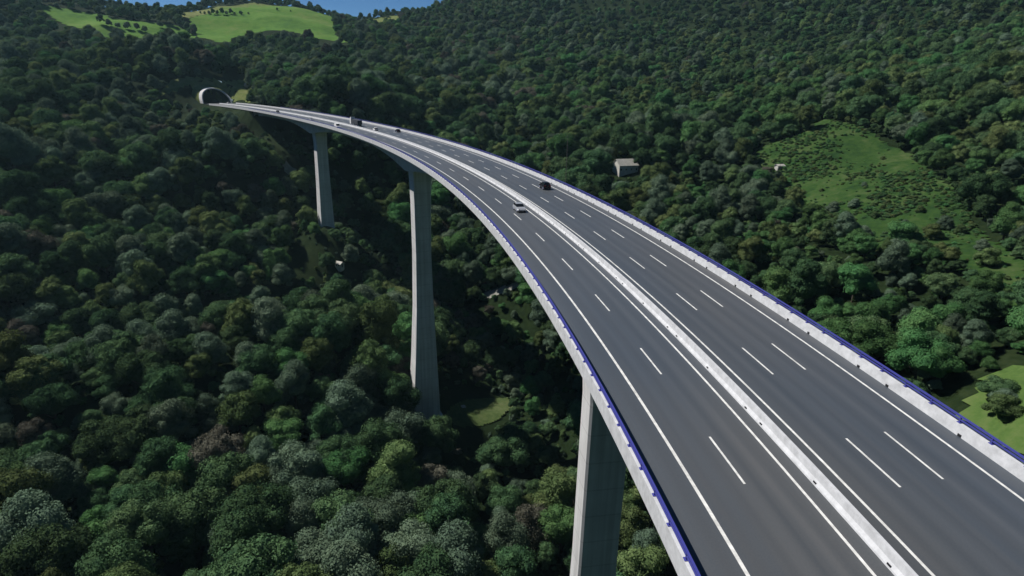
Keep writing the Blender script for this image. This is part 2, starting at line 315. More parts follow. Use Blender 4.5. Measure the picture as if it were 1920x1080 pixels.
def hit(px, py, tmax=2600):                     # where a pixel's ray first meets the ground
    v = ray(px, py); t = 60.0; last = t
    while t < tmax:
        p = CAM+v*t
        if p.z < H(p.x, p.y):
            lo, hi = last, t
            for _ in range(12):
                m = (lo+hi)/2; p = CAM+v*m
                if p.z < H(p.x, p.y): hi = m
                else: lo = m
            return CAM+v*hi
        last = t; t += 4
    return None
nx, ny = len(GX), len(GY)
cxs = (gx[:-1, :-1]+STEP/2).ravel(); cys = (gy[:-1, :-1]+STEP/2).ravel()
cs, cl, cz_ = near_road(cxs, cys)
keep = ~((cs > 719) & (cs < 748) & (np.abs(cl) < 15))
jj, ii = np.meshgrid(np.arange(ny-1), np.arange(nx-1), indexing='ij'); base = (jj*nx+ii).ravel()[keep]
quads = np.stack([base, base+1, base+nx+1, base+nx], 1)
me = bpy.data.meshes.new('hillside'); V = np.c_[q, Z]
me.vertices.add(len(V)); me.vertices.foreach_set('co', V.ravel()); me.loops.add(quads.size); me.loops.foreach_set('vertex_index', quads.ravel())
me.polygons.add(len(quads)); me.polygons.foreach_set('loop_start', np.arange(0, quads.size, 4)); me.polygons.foreach_set('loop_total', np.full(len(quads), 4))
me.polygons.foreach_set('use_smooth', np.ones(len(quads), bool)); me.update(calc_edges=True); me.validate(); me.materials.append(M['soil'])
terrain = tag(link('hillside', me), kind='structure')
# far ground skirt, down to the horizon on every side
mb = MB(); n = 64; ring0 = []; ring1 = []; ring2 = []
for i in range(n):
    t = i*math.tau/n; c, s = math.cos(t), math.sin(t)
    m = min((1690/abs(c)) if abs(c) > 1e-6 else 1e9, (1290/abs(s)) if abs(s) > 1e-6 else 1e9)
    x, y = 100+c*min(m, 1590/abs(c) if abs(c) > 1e-6 else 1e9), 900+s*m
    ring0.append((x, y, float(H(x, y))-3)); ring1.append((100+c*3200, 900+s*3200, 0.0)); ring2.append((100+c*7500, 900+s*7500, -60.0))
mb.sweep([ring0, ring1, ring2], caps=False)
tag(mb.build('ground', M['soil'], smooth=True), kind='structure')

# ------------------------------------------------------------------ fields and clearings (draped sheets)
def inpoly(x, y, P):
    x = np.asarray(x); y = np.asarray(y); c = np.zeros(x.shape, bool); j = len(P)-1
    for i in range(len(P)):
        xi, yi = P[i]; xj, yj = P[j]
        if yi != yj: c ^= ((yi > y) != (yj > y)) & (x < (xj-xi)*(y-yi)/(yj-yi)+xi)
        j = i
    return c
CLEAR = []; TRK = []
def field(name, pts, m, step=3.0, lift=0.5, clear=True):
    P = []
    for a in pts:
        h = hit(*a)
        if h is None:
            k = 1
            while h is None and k < 60: h = hit(a[0], a[1]+k); k += 1
        P.append((h.x, h.y))
    if clear: CLEAR.append(P)
    if name == 'pasture': globals()['PAST'] = len(CLEAR)-1
    if name == 'dirt_track': TRK.append(P)
    x0, x1 = min(p[0] for p in P)-step, max(p[0] for p in P)+step; y0, y1 = min(p[1] for p in P)-step, max(p[1] for p in P)+step
    xs = np.arange(x0, x1, step); ys = np.arange(y0, y1, step); X, Y = np.meshgrid(xs, ys); rag = 5.0 if name == 'pasture' else 2.0; X = X+fbm(X, Y, 14, 5)*rag*.8; Y = Y+fbm(X, Y, 12, 9)*rag*.8
    ins = inpoly(X, Y, P); zz = H(X, Y)+lift+0.25*fbm(X, Y, 8, 2)
    idx = -np.ones(X.shape, int); V = []; Fc = []
    for j in range(X.shape[0]-1):
        for i in range(X.shape[1]-1):
            if ins[j, i] or ins[j+1, i+1]:
                f = []
                for a, b in ((j, i), (j, i+1), (j+1, i+1), (j+1, i)):
                    if idx[a, b] < 0: idx[a, b] = len(V); V.append((X[a, b], Y[a, b], zz[a, b]))
                    f.append(int(idx[a, b]))
                Fc.append(tuple(f))
    return tag(link(name, mesh(name, V, Fc, m, True)), kind='structure')
field('meadow', [(360,34),(372,70),(420,80),(470,62),(540,58),(600,72),(648,80),(626,66),(624,22),(600,14),(548,10),(480,9),(430,14),(400,24)], M['grass'], 5)
field('meadow', [(70,8),(130,18),(190,28),(250,40),(310,46),(348,56),(374,76),(345,84),(300,80),(240,76),(190,66),(140,50),(90,28)], M['grass'], 5)
field('hilltop_grass', [(340,26),(400,14),(470,6),(560,9),(550,12),(470,12),(410,22),(352,34)], M['dry'], 6)
field('hilltop_grass', [(664,38),(700,36),(745,30),(752,36),(700,44),(670,44)], M['dry'], 6)
field('pasture', [(1405,292),(1440,272),(1500,256),(1542,226),(1580,232),(1625,244),(1640,262),(1700,290),(1752,328),(1790,372),(1822,420),(1870,460),(1925,500),(1925,600),(1880,560),(1820,520),(1760,480),(1700,455),(1640,470),(1560,452),(1500,420),(1480,370),(1470,330),(1430,318)], M['scrub'], 3)
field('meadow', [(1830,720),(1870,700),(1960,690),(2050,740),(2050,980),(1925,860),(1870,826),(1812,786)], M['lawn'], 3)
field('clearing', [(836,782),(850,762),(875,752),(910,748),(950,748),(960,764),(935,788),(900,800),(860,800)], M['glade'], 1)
field('grass_slope', [(330,150),(400,150),(460,150),(482,186),(430,186),(404,166),(372,166),(300,178)], M['dry'], 4, clear=True)
field('dirt_track', [(894,562),(903,552),(950,539),(988,522),(996,524),(994,529),(955,546),(908,561)], M['track'], 1.5)
field('dirt_track', [(535,306),(548,318),(566,338),(582,352),(576,356),(560,344),(543,326),(531,312)], M['track'], 2)

# gullies thinned of trees so the darkened floor stands in for shade, and small openings round the houses
def polyw(pts):
    P = []
    for a in pts:
        h = hit(*a)
        if h is not None: P.append((h.x, h.y))
    return P
THIN = [polyw(p) for p in (
    [(200,655),(330,625),(450,598),(600,576),(740,566),(750,520),(700,470),(690,430),(655,440),(640,520),(560,545),(440,556),(330,585),(200,615)],
    [(480,240),(600,262),(590,360),(560,330),(520,290)],
    [(850,560),(990,600),(1085,720),(1085,1040),(980,900),(950,820),(960,750),(850,700)])]
SPOTS = [(1172,322,13), (1137,290,7), (637,503,4), (1461,316,6), (565,476,7)]
for px, py, r_ in SPOTS:
    h = hit(px, py); v = Vector((h.x, h.y)).normalized(); n_ = Vector((-v.y, v.x)); c_ = Vector((h.x, h.y))
    CLEAR.append([tuple(c_+v*r_*.7+n_*r_), tuple(c_+v*r_*.7-n_*r_), tuple(c_-v*(r_+(9 if r_ > 10 else 2))-n_*r_), tuple(c_-v*(r_+(9 if r_ > 10 else 2))+n_*r_)])
# ------------------------------------------------------------------ viaduct
PIERS = [(30, 34.5), (204, 211.5), (399, 407)]
SEG = list(range(-150, 560, 5))
def strip(name, o0, o1, s0, s1, h, m, parent, step=4.0, uv=False):
    n = max(1, int(round((s1-s0)/step))); rows = [s0+(s1-s0)*i/n for i in range(n+1)]
    nc = 1 if abs(o1-o0) < 2 else 6
    V = [rp(s, o0+(o1-o0)*j/nc, h) for s in rows for j in range(nc+1)]; w_ = nc+1
    Fc = [(i*w_+j, (i+1)*w_+j, (i+1)*w_+j+1, i*w_+j+1) for i in range(n) for j in range(nc)]
    me = mesh(name, V, Fc, m)
    if uv:
        L = me.uv_layers.new(name='road'); co = [(o0+(o1-o0)*j/nc, s) for s in rows for j in range(nc+1)]
        for lp in me.loops: L.data[lp.index].uv = co[lp.vertex_index]
    return link(name, me, parent)
via = empty('viaduct', pier_pt(204, -2, -121))
tag(via, 'long curved pale concrete motorway viaduct on tall piers crossing the wooded valley', 'viaduct')
def vpart(mb_or_obj): return mb_or_obj
INV = Matrix.Translation(-via.location)
def parent_keep(o, p):
    o.parent = p
    o.matrix_parent_inverse = Matrix.Translation(-p.location)
    return o
def depth(s):
    d = min(abs(s-(a+b)/2) for a, b in PIERS+[(-150, -145), (590, 600)])
    return 4.2+5.0*max(0, 1-d/70)**1.8
rings = []
for s in SEG:
    d = depth(s)
    prof = [(P_RO+0.02, -0.06), (P_LO-0.02, -0.06), (P_LO-0.02, -0.62), (4.6, -1.3), (3.9, -d), (-9.2, -d), (-9.9, -1.3), (P_RO+0.02, -0.62)]
    rings.append([rp(s, o, h) for o, h in prof])
mb = MB(); mb.sweep(rings); parent_keep(mb.build('deck', M['concrete']), via)
def pier(sa, sbk, zt, zb, widths, name='pier'):
    # widths: list of (fraction from top, left offset, right offset, extra thickness)
    mb = MB(); rg = []
    for f, ol, orr, ex in widths:
        z = zt+(zb-zt)*f; A, B = sa-ex*0.35, sbk+ex
        c = 0.35
        rg.append([pier_pt(A, orr+c, z), pier_pt(A, ol-c, z), pier_pt(A+c, ol, z), pier_pt(B-c, ol, z), pier_pt(B, ol-c, z), pier_pt(B, orr+c, z), pier_pt(B-c, orr, z), pier_pt(A+c, orr, z)])
    mb.sweep(rg); return parent_keep(mb.build(name, M['pier']), via)
def ztop(s): return rp(s, -3).z-depth(s)+0.5
pier(30, 34.6, ztop(30), -140, [(0, 1.9, -5.6, .3), (.08, 1.3, -5.2, 0), (.3, 1.4, -5.0, 0), (.6, 2.2, -5.6, .6), (1, 4.5, -7.5, 2)])
pier(206, 213, ztop(206), -126, [(0, 1.2, -6.6, .3), (.12, 0.8, -6.0, 0), (.3, 0.7, -5.7, 0), (.5, 1.1, -6.3, .4), (.7, 2.2, -7.2, 1.2), (.87, 3.5, -7.9, 2.2), (1, 4.2, -8.3, 2.8)])
pier(400, 408, ztop(400), -95, [(0, 1.4, -6.4, .3), (.1, 0.9, -6.0, 0), (.4, 1.1, -6.3, .8), (1, 2.2, -7.6, 2.4)])
mb = MB(); mb.hexa([pier_pt(203, 7, -140), pier_pt(203, -10, -140), pier_pt(218, -10, -140), pier_pt(218, 7, -140), pier_pt(203, 7, -121), pier_pt(203, -10, -121), pier_pt(218, -10, -121), pier_pt(218, 7, -121)])
parent_keep(mb.build('footing', M['concrete']), via)
mb = MB(); mb.hexa([pier_pt(556, 7, -70), pier_pt(556, -12, -70), pier_pt(575, -12, -70), pier_pt(575, 7, -70), *[rp(556, 7, -2.2)+Vector((0, 0, 0)), rp(556, -12, -2.2), rp(575, -12, -2.2), rp(575, 7, -2.2)]])
parent_keep(mb.build('abutment', M['concrete']), via)
def parapet(oin, oout, s0, s1):
    mb = MB(); rg = []; s = s0; sg = 1 if oout > oin else -1
    while s <= s1:
        rg.append([rp(s, oin, -0.03), rp(s, oin+sg*0.10, 0.55), rp(s, oin+sg*0.15, 0.9), rp(s, oout, 0.9), rp(s, oout, -0.72), rp(s, oout-sg*0.25, -0.72), rp(s, oout-sg*0.25, -0.03)]); s += 3
    if sg > 0: rg = [r[::-1] for r in rg]
    mb.sweep(rg)
    # drain scuppers and joints: small dark recess blocks standing proud of the inner face
    return mb
mL = parapet(P_LI, P_LO, -150, 700); pl_ = parent_keep(mL.build('parapet', M['barrier']), via)
mR = parapet(P_RI, P_RO, -150, 700); pr_ = parent_keep(mR.build('parapet', M['barrier']), via)
mb = MB(); rg = []; s = -150
while s <= 705:
    rg.append([rp(s, o, h) for o, h in ((-1.08, -0.03), (-1.12, .12), (-1.30, .36), (-1.36, .88), (-1.60, .88), (-1.66, .36), (-1.84, .12), (-1.88, -0.03))]); s += 3
mb.sweep(rg); parent_keep(mb.build('median_barrier', M['barrier']), via)
def drain(o, h, s, sgn):
    mb = MB(); mb.hexa([rp(s, o, h), rp(s+.35, o, h), rp(s+.35, o+sgn*.14, h), rp(s, o+sgn*.14, h), rp(s, o+sgn*.04, h+.2), rp(s+.35, o+sgn*.04, h+.2), rp(s+.35, o+sgn*.16, h+.2), rp(s, o+sgn*.16, h+.2)])
    return mb
for i in range(24):
    mb = drain(-1.10, 0.02, -24+i*6+1.7*(i % 3), -1); parent_keep(mb.build('drain_hole', M['dark']), via)
for i in range(22):
    mb = drain(P_RI+.02, 0.02, -12+i*6+2.1*(i % 2), -1); parent_keep(mb.build('drain_hole', M['dark']), via)
def railing(o, s0, s1, first):
    mb = MB()
    def bar(oo, h, hw, hh):
        rg = []; s = s0
        while s <= s1: rg.append([rp(s, oo-hw, h-hh), rp(s, oo+hw, h-hh), rp(s, oo+hw, h+hh), rp(s, oo-hw, h+hh)]); s += 3
        mb.sweep(rg)
    bar(o, 1.42, .075, .06); bar(o, 1.14, .05, .05)
    rl = parent_keep(mb.build('railing', M['blue']), via); rl.matrix_parent_inverse = Matrix.Translation(-via.location)
    n = int((s1-s0)/2.93); far = MB(); cnt = 0
    for i in range(n):
        s = s0+1.0+i*2.93
        p = MB() if (s >= first and cnt < 100) else far
        a, b, t = (o-.07, o+.07, .10)
        p.hexa([rp(s-.05, a, .9), rp(s+.05, a, .9), rp(s+.05, b, .9), rp(s-.05, b, .9), rp(s-.04, a+.02, 1.37), rp(s+.04, a+.02, 1.37), rp(s+.04, b-.02, 1.37), rp(s-.04, b-.02, 1.37)])
        p.hexa([rp(s-.16, o-.16, .90), rp(s+.16, o-.16, .90), rp(s+.16, o+.16, .90), rp(s-.16, o+.16, .90), rp(s-.16, o-.16, .94), rp(s+.16, o-.16, .94), rp(s+.16, o+.16, .94), rp(s-.16, o+.16, .94)])
        if p is not far:
            cnt += 1; q_ = p.build('post', M['blue'], rl)
    q_ = far.build('post', M['blue'], rl); q_['kind'] = 'stuff'
    return rl
railing(10.40, -150, 560, -27); railing(-15.72, -150, 560, -20)

road = tag(strip('road', P_RI-.02, P_LI+.02, -150, 800, 0.0, M['asphalt'], None, 4, True), kind='structure')
def line(o, s0=-150, s1=780, wd=.20): strip('edge_line', o-wd/2, o+wd/2, s0, s1, 0.006, M['paint'], road)
for o in (O_OL, O_IL, O_IR, O_OR): line(o, wd=0.24 if o in (O_OL,) else .2)
for o, ph in ((3.5, -15.4975), (O_IR-3.5, -17.0338), (O_IR-7, -16.538)):
    V = []; Fc = []
    for k in range(-7, 45):
        a = ph+17*k
        for j in range(2):
            s = a+j*3.02; n = len(V); V += [rp(s, o-.085, .006), rp(s, o+.085, .006), rp(s+3.02, o+.085, .006), rp(s+3.02, o-.085, .006)]; Fc.append((n, n+3, n+2, n+1))
    link('dashed_line', mesh('dashed_line', V, Fc, M['paint']), road)
# expansion joint strips across the deck
# ------------------------------------------------------------------ tunnel portal
tp = empty('tunnel_portal', rp(716, -3, 0)); tag(tp, 'wide pale arched tunnel mouth in the hillside at the far end of the viaduct', 'tunnel')
def arch(s, wd, ht, set_back, n=24, low=-1.2):
    out = []
    for i in range(n+1):
        a = math.pi*i/n; o = -3+wd*math.cos(a); h = ht*math.sin(a)**0.85 if 0 < i < n else 0
        out.append(rp(s+set_back*math.sin(a), o, h if 0 < i < n else low))
    return out
def ringmesh(name, A, B, m):
    mb = MB(); mb.sweep(list(zip(*[A, B])) and [list(x) for x in (A, B)], closed=False, caps=False); return parent_keep(mb.build(name, m), tp)
mb = MB(); a1 = arch(714, 13.6, 14.2, 15); a2 = arch(714, 14.6, 15.2, 15); b1 = arch(718, 13.6, 14.2, 15); b2 = arch(722, 15.2, 15.8, 15)
mb.sweep([a1, a2], closed=False); mb.sweep([b1, a1], closed=False); mb.sweep([a2, b2], closed=False)
parent_keep(mb.build('arch_ring', M['concrete']), tp)
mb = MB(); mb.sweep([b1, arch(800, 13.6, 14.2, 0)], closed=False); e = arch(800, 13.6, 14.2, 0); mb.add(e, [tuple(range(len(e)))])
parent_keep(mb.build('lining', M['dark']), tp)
mb = MB(); mb.sweep([b2, arch(733, 19, 19.5, 14, low=-6), arch(742, 24, 21, 14, low=-8)], closed=False)
parent_keep(mb.build('grass_bank', M['dry'], smooth=True), tp)

# ------------------------------------------------------------------ trees
def crown_mesh(name, seed, m, nl=13, nleaf=210, tall=1.0, leaf=0.37):
    r = np.random.default_rng(seed); mb_v = []; mb_f = []; core_v = []; core_f = []
    lobes = []
    R0, HT = 6.0, 5.2*tall
    lobes.append((Vector((0, 0, 6.5*tall)), 4.2, 0))
    ex = 1+r.uniform(-.18, .22); ey = 1+r.uniform(-.2, .18)
    for k in range(nl):
        a = k*2.399+r.uniform(-.6, .6); el = r.uniform(-0.45, 1.0); rad = (R0-1.7)*math.sqrt(max(0, 1-max(el, 0)**2))*r.uniform(.62, 1.12)
        lobes.append((Vector((math.cos(a)*rad*ex, math.sin(a)*rad*ey, 6.0*tall+el*HT*0.85+r.uniform(-.5, .5))), r.choice([1.1, 1.5, 1.9, 2.5])*r.uniform(.85, 1.15), k+1))
    bmm = bmesh.new(); bmesh.ops.create_icosphere(bmm, subdivisions=2, radius=1); bmm.verts.ensure_lookup_table()
    ico_v = [v.co.copy() for v in bmm.verts]; ico_f = [tuple(v.index for v in f.verts) for f in bmm.faces]; bmm.free()
    V = []; Fc = []
    for c, rad, k in lobes:
        n0 = len(V)
        for v in ico_v:
            d = 0.80+0.22*noise.noise(v*1.7+Vector((k*3.1, seed, 0)))+0.10*noise.noise(v*4+Vector((k, 0, seed)))
            V.append(c+Vector((v.x, v.y, v.z*0.85))*rad*d)
        Fc += [tuple(i+n0 for i in f) for f in ico_f]
    for c, rad, k in lobes:
        n = int(nleaf*(rad/2.3)**2)
        P = r.normal(size=(n, 3)); P /= np.linalg.norm(P, axis=1)[:, None]; P[:, 2] = np.where(P[:, 2] < -0.3, -P[:, 2], P[:, 2])
        for p in P:
            nrm = Vector(p); pos = c+Vector((p[0], p[1], p[2]*.88))*rad*(0.86+0.26*r.random()+0.13*noise.noise(nrm*2.2+Vector((k, seed, 1))))
            nn = (nrm+Vector(r.normal(size=3)*0.34)).normalized(); t = nn.orthogonal().normalized(); t = Matrix.Rotation(r.uniform(0, 6.28), 3, nn)@t; b = nn.cross(t)
            sz = leaf*r.uniform(.5, 1.15); i = len(V)
            V += [pos+t*sz*.5, pos+b*sz*.42+nn*.06, pos-t*sz*.5, pos-b*sz*.42-nn*.05]; Fc.append((i, i+1, i+2, i+3))
    return mesh(name, V, Fc, m)
def trunk_mesh(seed, tall=1.0):
    r = np.random.default_rng(seed); mb = MB(); mb.tube((0, 0, -1.2), (0.1, 0.05, 3.2), .42, 8, .3); mb.tube((0.1, .05, 3.2), (0, .1, 7*tall), .3, 7, .14)
    for k in range(5):
        a = k*1.3+r.uniform(-.3, .3); mb.tube((0.08, .05, 2.6+k*.6), (math.cos(a)*3.2, math.sin(a)*3.2, 5.6+k*.8), .16, 5, .05)
    return mesh('trunk', mb.v, mb.f, M['bark'])
NSH = 3; VARS = []
for ci, (cn, lm_) in enumerate(LEAF):
    for k in range(NSH):
        VARS.append((cn, crown_mesh('crown', 100+ci*10+k, lm_, 19+k*3, 430, (0.95, 1.08, 1.2)[k])))
TRUNKS = [trunk_mesh(5+k, (0.95, 1.08, 1.2)[k]) for k in range(NSH)]

# positions
def grid(x0, x1, y0, y1, st, cond):
    X, Y = np.meshgrid(np.arange(x0, x1, st), np.arange(y0, y1, st)); X = X.ravel()+rng.uniform(-.42, .42, X.size)*st; Y = Y.ravel()+rng.uniform(-.42, .42, Y.size)*st
    k = cond(X, Y); return X[k], Y[k]
fw = lambda X, Y: (np.abs(np.arctan2(X, np.maximum(Y, 1))) < math.radians(52)) & (Y > 20)
a = grid(-700, 620, 20, 520, 10.8, lambda X, Y: fw(X, Y) & (np.hypot(X, Y) < 480))
b = grid(-1300, 1300, 200, 1700, 12.5, lambda X, Y: fw(X, Y) & (np.hypot(X, Y) >= 480) & (np.hypot(X, Y) < 980))
c = grid(-1500, 1650, 400, 1800, 14.0, lambda X, Y: fw(X, Y) & (np.hypot(X, Y) >= 980) & (np.hypot(X, Y) < 1750))
u = grid(-620, 560, 20, 640, 6.8, lambda X, Y: fw(X, Y) & (np.hypot(X, Y) < 640))          # young trees and tall shrubs between the big ones
TX = np.concatenate([a[0], b[0], c[0], u[0]]); TY = np.concatenate([a[1], b[1], c[1], u[1]]); big = np.concatenate([np.full(len(a[0]), 1.0), np.full(len(b[0]), 1.2), np.full(len(c[0]), 1.15), np.full(len(u[0]), .42)])
hx = []
for px, py in [(376,26),(384,27),(392,27),(400,28),(408,28),(417,28),(425,28),(433,27),(440,28),(452,28),(466,27),(190,46),(205,50),(222,54),(240,56),(258,58),(272,62),(244,34),(300,52),(341,46),(346,54),(352,60),(358,66),(364,72),(370,78),(520,20),(545,22)]:
    h = hit(px, py)
    if h is not None: hx.append((h.x, h.y))
hx = np.array(hx); NH = len(hx); TX = np.concatenate([TX, hx[:, 0]]); TY = np.concatenate([TY, hx[:, 1]]); big = np.concatenate([big, np.full(NH, .62)])
TZ = H(TX, TY)
SM = big < .5
TSC = big*np.where(SM, 1, 1.34-0.34*np.clip((TX-60)/120, 0, 1)-.36*np.clip((TX-70)/60, 0, 1)*np.clip((360-np.hypot(TX, TY))/80, 0, 1))*rng.uniform(.58, 1.34, len(TX))*(1+0.25*np.clip(fbm(TX, TY, 60, 21), -1, 1))
s_, l_, z_ = near_road(TX, TY)
ok = np.ones(len(TX), bool)
DR = np.hypot(TX, TY)
for P in CLEAR:                                # keep tall trees off the near rim of every open field as well
    for k in ((0, 8, 16, 26, 34) if math.hypot(*P[0]) < 340 else (0, 6) if math.hypot(*P[0]) < 800 else (0, 12, 24, 36, 50, 64)): ok &= ~(inpoly(TX*(1+k/DR), TY*(1+k/DR), P) & (~SM | (k <= (14 if 240 < math.hypot(*P[0]) < 340 else 4))))
for P in CLEAR:                                # and let the sun reach the small clearings
    if math.hypot(*P[0]) < 340:
        for k in (6, 12, 20): ok &= ~(inpoly(TX+math.cos(SUN_B)*k, TY-math.sin(SUN_B)*k, P) & (~SM | (k < 10)))
for k in (10, 18, 27, 36): ok &= ~inpoly(TX*(1+k/DR), TY*(1+k/DR), TRK[0])
gapz = ((np.abs(l_) < 40) & (s_ > 540)).astype(int)
ok &= ~((np.abs(l_) < 20) & (TZ+13*TSC > z_-8) & (s_ < 716) & (s_ > -190))
ok &= ~((np.abs(l_) < 19) & (s_ > 600) & (s_ < 752))
TSC = np.where(SM & ((np.abs(l_) < 30) | (gapz > 0)), TSC*.6, TSC)
TSC = np.where((l_ > 0) & (l_ < 90) & (s_ > 540) & (s_ < 760), TSC*.62, TSC); ok &= ~((l_ > 0) & (l_ < 40) & (TZ+13*TSC > z_+2) & (s_ > 540) & (s_ < 742)) & ~((l_ > 0) & (l_ < 85) & (TZ+16*TSC > z_+3) & (s_ > 500) & (s_ < 672) & ~SM)
for P in THIN:
    I = inpoly(TX, TY, P); ok &= ~(I & ~SM & (rng.random(len(TX)) < .3)); TSC = np.where(I & ~SM, TSC*.7, TSC)
TSC = np.where(DR > 900, TSC*.85, TSC); TSC = np.where(DR > 1230, TSC*.7, TSC)
for A, B in PIERS: ok &= ~((np.abs(l_) < 10) & (s_ > A-7) & (s_ < B+7))
gap = fbm(TX, TY, 45, 31); ok &= ~((gap > 1.02) & (rng.random(len(TX)) < .5))
ok &= (TX > GX[0]+20) & (TX < GX[-1]-20) & (TY < GY[-1]-20)
ok[-NH:] = True
TX, TY, TZ, TSC, s_, l_ = [v[ok] for v in (TX, TY, TZ, TSC, s_, l_)]
# species: drier greys and browns on the near spur (left), fresher greens on the right-hand slope
nz = fbm(TX, TY, 70, 41); nz2 = fbm(TX, TY, 55, 57); rnd = rng.random(len(TX)); right = np.clip((TX+40-0.05*TY)/120, 0, 1); dist = np.hypot(TX, TY)
VI = np.empty(len(TX), int)
for i in range(len(TX)):
    w_ = np.array([0.42+.12*right[i], 0.26-.12*right[i]+.25*max(nz[i]-.2, 0), 0.18+.3*max(nz2[i], 0), 0.06+.16*right[i]+.3*max(-nz[i], 0), 0.04-.03*right[i]]); w_ = np.cumsum(w_/w_.sum())
    VI[i] = int(np.searchsorted(w_, rnd[i]))*NSH+rng.integers(NSH)
VI = np.clip(VI, 0, len(VARS)-1); ROT = rng.uniform(0, 6.283, len(TX)); ASP = rng.uniform(.85, 1.15, len(TX))
# the 300 that show largest in view become things of their own; the rest is one forest
dg = []
deck_poly = []
for s in range(-60, 721, 6):
    p = proj(rp(s, P_LO, -0.7)); 
    if p: deck_poly.append((p[0], p[1]))
for s in range(720, -61, -6):
    p = proj(rp(s, P_RO, 1.4))
    if p: deck_poly.append((p[0], p[1]))
cand = []
for i in range(len(TX)):
    p = proj((TX[i], TY[i], TZ[i]+7*TSC[i]))
    if p is None or not (-20 < p[0] < 1940 and -20 < p[1] < 1110): continue
    cand.append((TSC[i]/p[2], i, p))
cand.sort(reverse=True); chosen = []
for sc_, i, p in cand:
    if len(chosen) >= 300: break
    if inpoly(np.array([p[0]]), np.array([p[1]]), deck_poly)[0]: continue
    d = Vector((TX[i], TY[i], TZ[i]+9*TSC[i]))-CAM; L = d.length; vis = True; t = 60
    while t < L-12:
        q_ = CAM+d*(t/L)
        if q_.z < H(q_.x, q_.y)+4: vis = False; break
        t += 8
    if vis: chosen.append((i, p))
def where(i, p):
    x, y = p[0], p[1]; s, l = s_[i], l_[i]
    if l < 0:
        if x > 1500: return 'right of the viaduct by the bright meadow' if y > 560 else 'right of the viaduct by the rough pasture'
        return 'behind the viaduct parapet'
    band = 'in the near forest' if y > 860 else ('on the near spur' if y > 600 else 'beyond the dark gully')
    if x > 1040: side = 'beside the nearest pier'
    elif x > 830: side = 'between the nearer piers'
    elif x > 640: side = 'left of the middle pier'
    elif x > 330: side = 'in the left half'
    else: side = 'near the left frame edge'
    return band+' '+side
first = {}; isind = np.zeros(len(TX), bool)
for i, p in chosen:
    isind[i] = True; vi = int(VI[i]); cn, cm = VARS[vi]; k = vi % NSH
    t = empty('broadleaf_tree', (TX[i], TY[i], TZ[i]-0.3), ROT[i]); sc = TSC[i]; t.scale = (sc, sc, sc*ASP[i])
    shape = ('low spreading', 'rounded', 'tall domed')[k]
    tag(t, f'{shape} {cn} tree {where(i, p)}', 'tree', f'{shape} {cn} trees {where(i, p)}')
    cr = link('crown', cm, t); link('trunk', TRUNKS[k], t); first.setdefault(vi, cr)
for vi in range(len(VARS)):
    if vi in first: continue
    i = next(j for j in range(len(TX)) if VI[j] == vi and not isind[j]); isind[i] = True; cn, cm = VARS[vi]; k = vi % NSH
    t = empty('broadleaf_tree', (TX[i], TY[i], TZ[i]-.3), ROT[i]); sc = TSC[i]; t.scale = (sc, sc, sc*ASP[i])
    tag(t, f'{cn} tree in the far woodland', 'tree', 'far woodland trees'); first[vi] = link('crown', cm, t); link('trunk', TRUNKS[k], t)
rest = ~isind; ids = np.where(rest)[0]
fm = bpy.data.meshes.new('forest'); fm.vertices.add(len(ids)); fm.vertices.foreach_set('co', np.c_[TX[ids], TY[ids], TZ[ids]-.4].ravel())
at_ = fm.attributes.new('vi', 'INT', 'POINT'); at_.data.foreach_set('value', VI[ids].astype(np.int32))
at_ = fm.attributes.new('rt', 'FLOAT_VECTOR', 'POINT'); at_.data.foreach_set('vector', np.c_[np.zeros(len(ids)), np.zeros(len(ids)), ROT[ids]].ravel())
at_ = fm.attributes.new('sz', 'FLOAT_VECTOR', 'POINT'); at_.data.foreach_set('vector', np.c_[TSC[ids], TSC[ids], TSC[ids]*ASP[ids]].ravel())
forest = tag(link('forest', fm), 'dense mixed woodland covering the valley sides and far hills', 'woodland', kind='stuff')
ng = bpy.data.node_groups.new('forest_points', 'GeometryNodeTree')
ng.interface.new_socket('Geometry', in_out='INPUT', socket_type='NodeSocketGeometry'); ng.interface.new_socket('Geometry', in_out='OUTPUT', socket_type='NodeSocketGeometry')
N = ng.nodes; gi = N.new('NodeGroupInput'); go = N.new('NodeGroupOutput'); iop = N.new('GeometryNodeInstanceOnPoints'); jn = N.new('GeometryNodeJoinGeometry')
for vi in reversed(range(len(VARS))):
    o_ = N.new('GeometryNodeObjectInfo'); o_.inputs['Object'].default_value = first[vi]; o_.inputs['As Instance'].default_value = True; o_.transform_space = 'ORIGINAL'
    ng.links.new(o_.outputs['Geometry'], jn.inputs[0])
def named(nm, ty):
    a_ = N.new('GeometryNodeInputNamedAttribute'); a_.data_type = ty; a_.inputs[0].default_value = nm; return a_.outputs[0]
ng.links.new(gi.outputs[0], iop.inputs['Points']); ng.links.new(jn.outputs[0], iop.inputs['Instance']); iop.inputs['Pick Instance'].default_value = True
ng.links.new(named('vi', 'INT'), iop.inputs['Instance Index']); ng.links.new(named('rt', 'FLOAT_VECTOR'), iop.inputs['Rotation']); ng.links.new(named('sz', 'FLOAT_VECTOR'), iop.inputs['Scale'])
ng.links.new(iop.outputs[0], go.inputs[0])
md = forest.modifiers.new('forest', 'NODES'); md.node_group = ng
print('TREES', len(TX), 'individual', len(chosen))

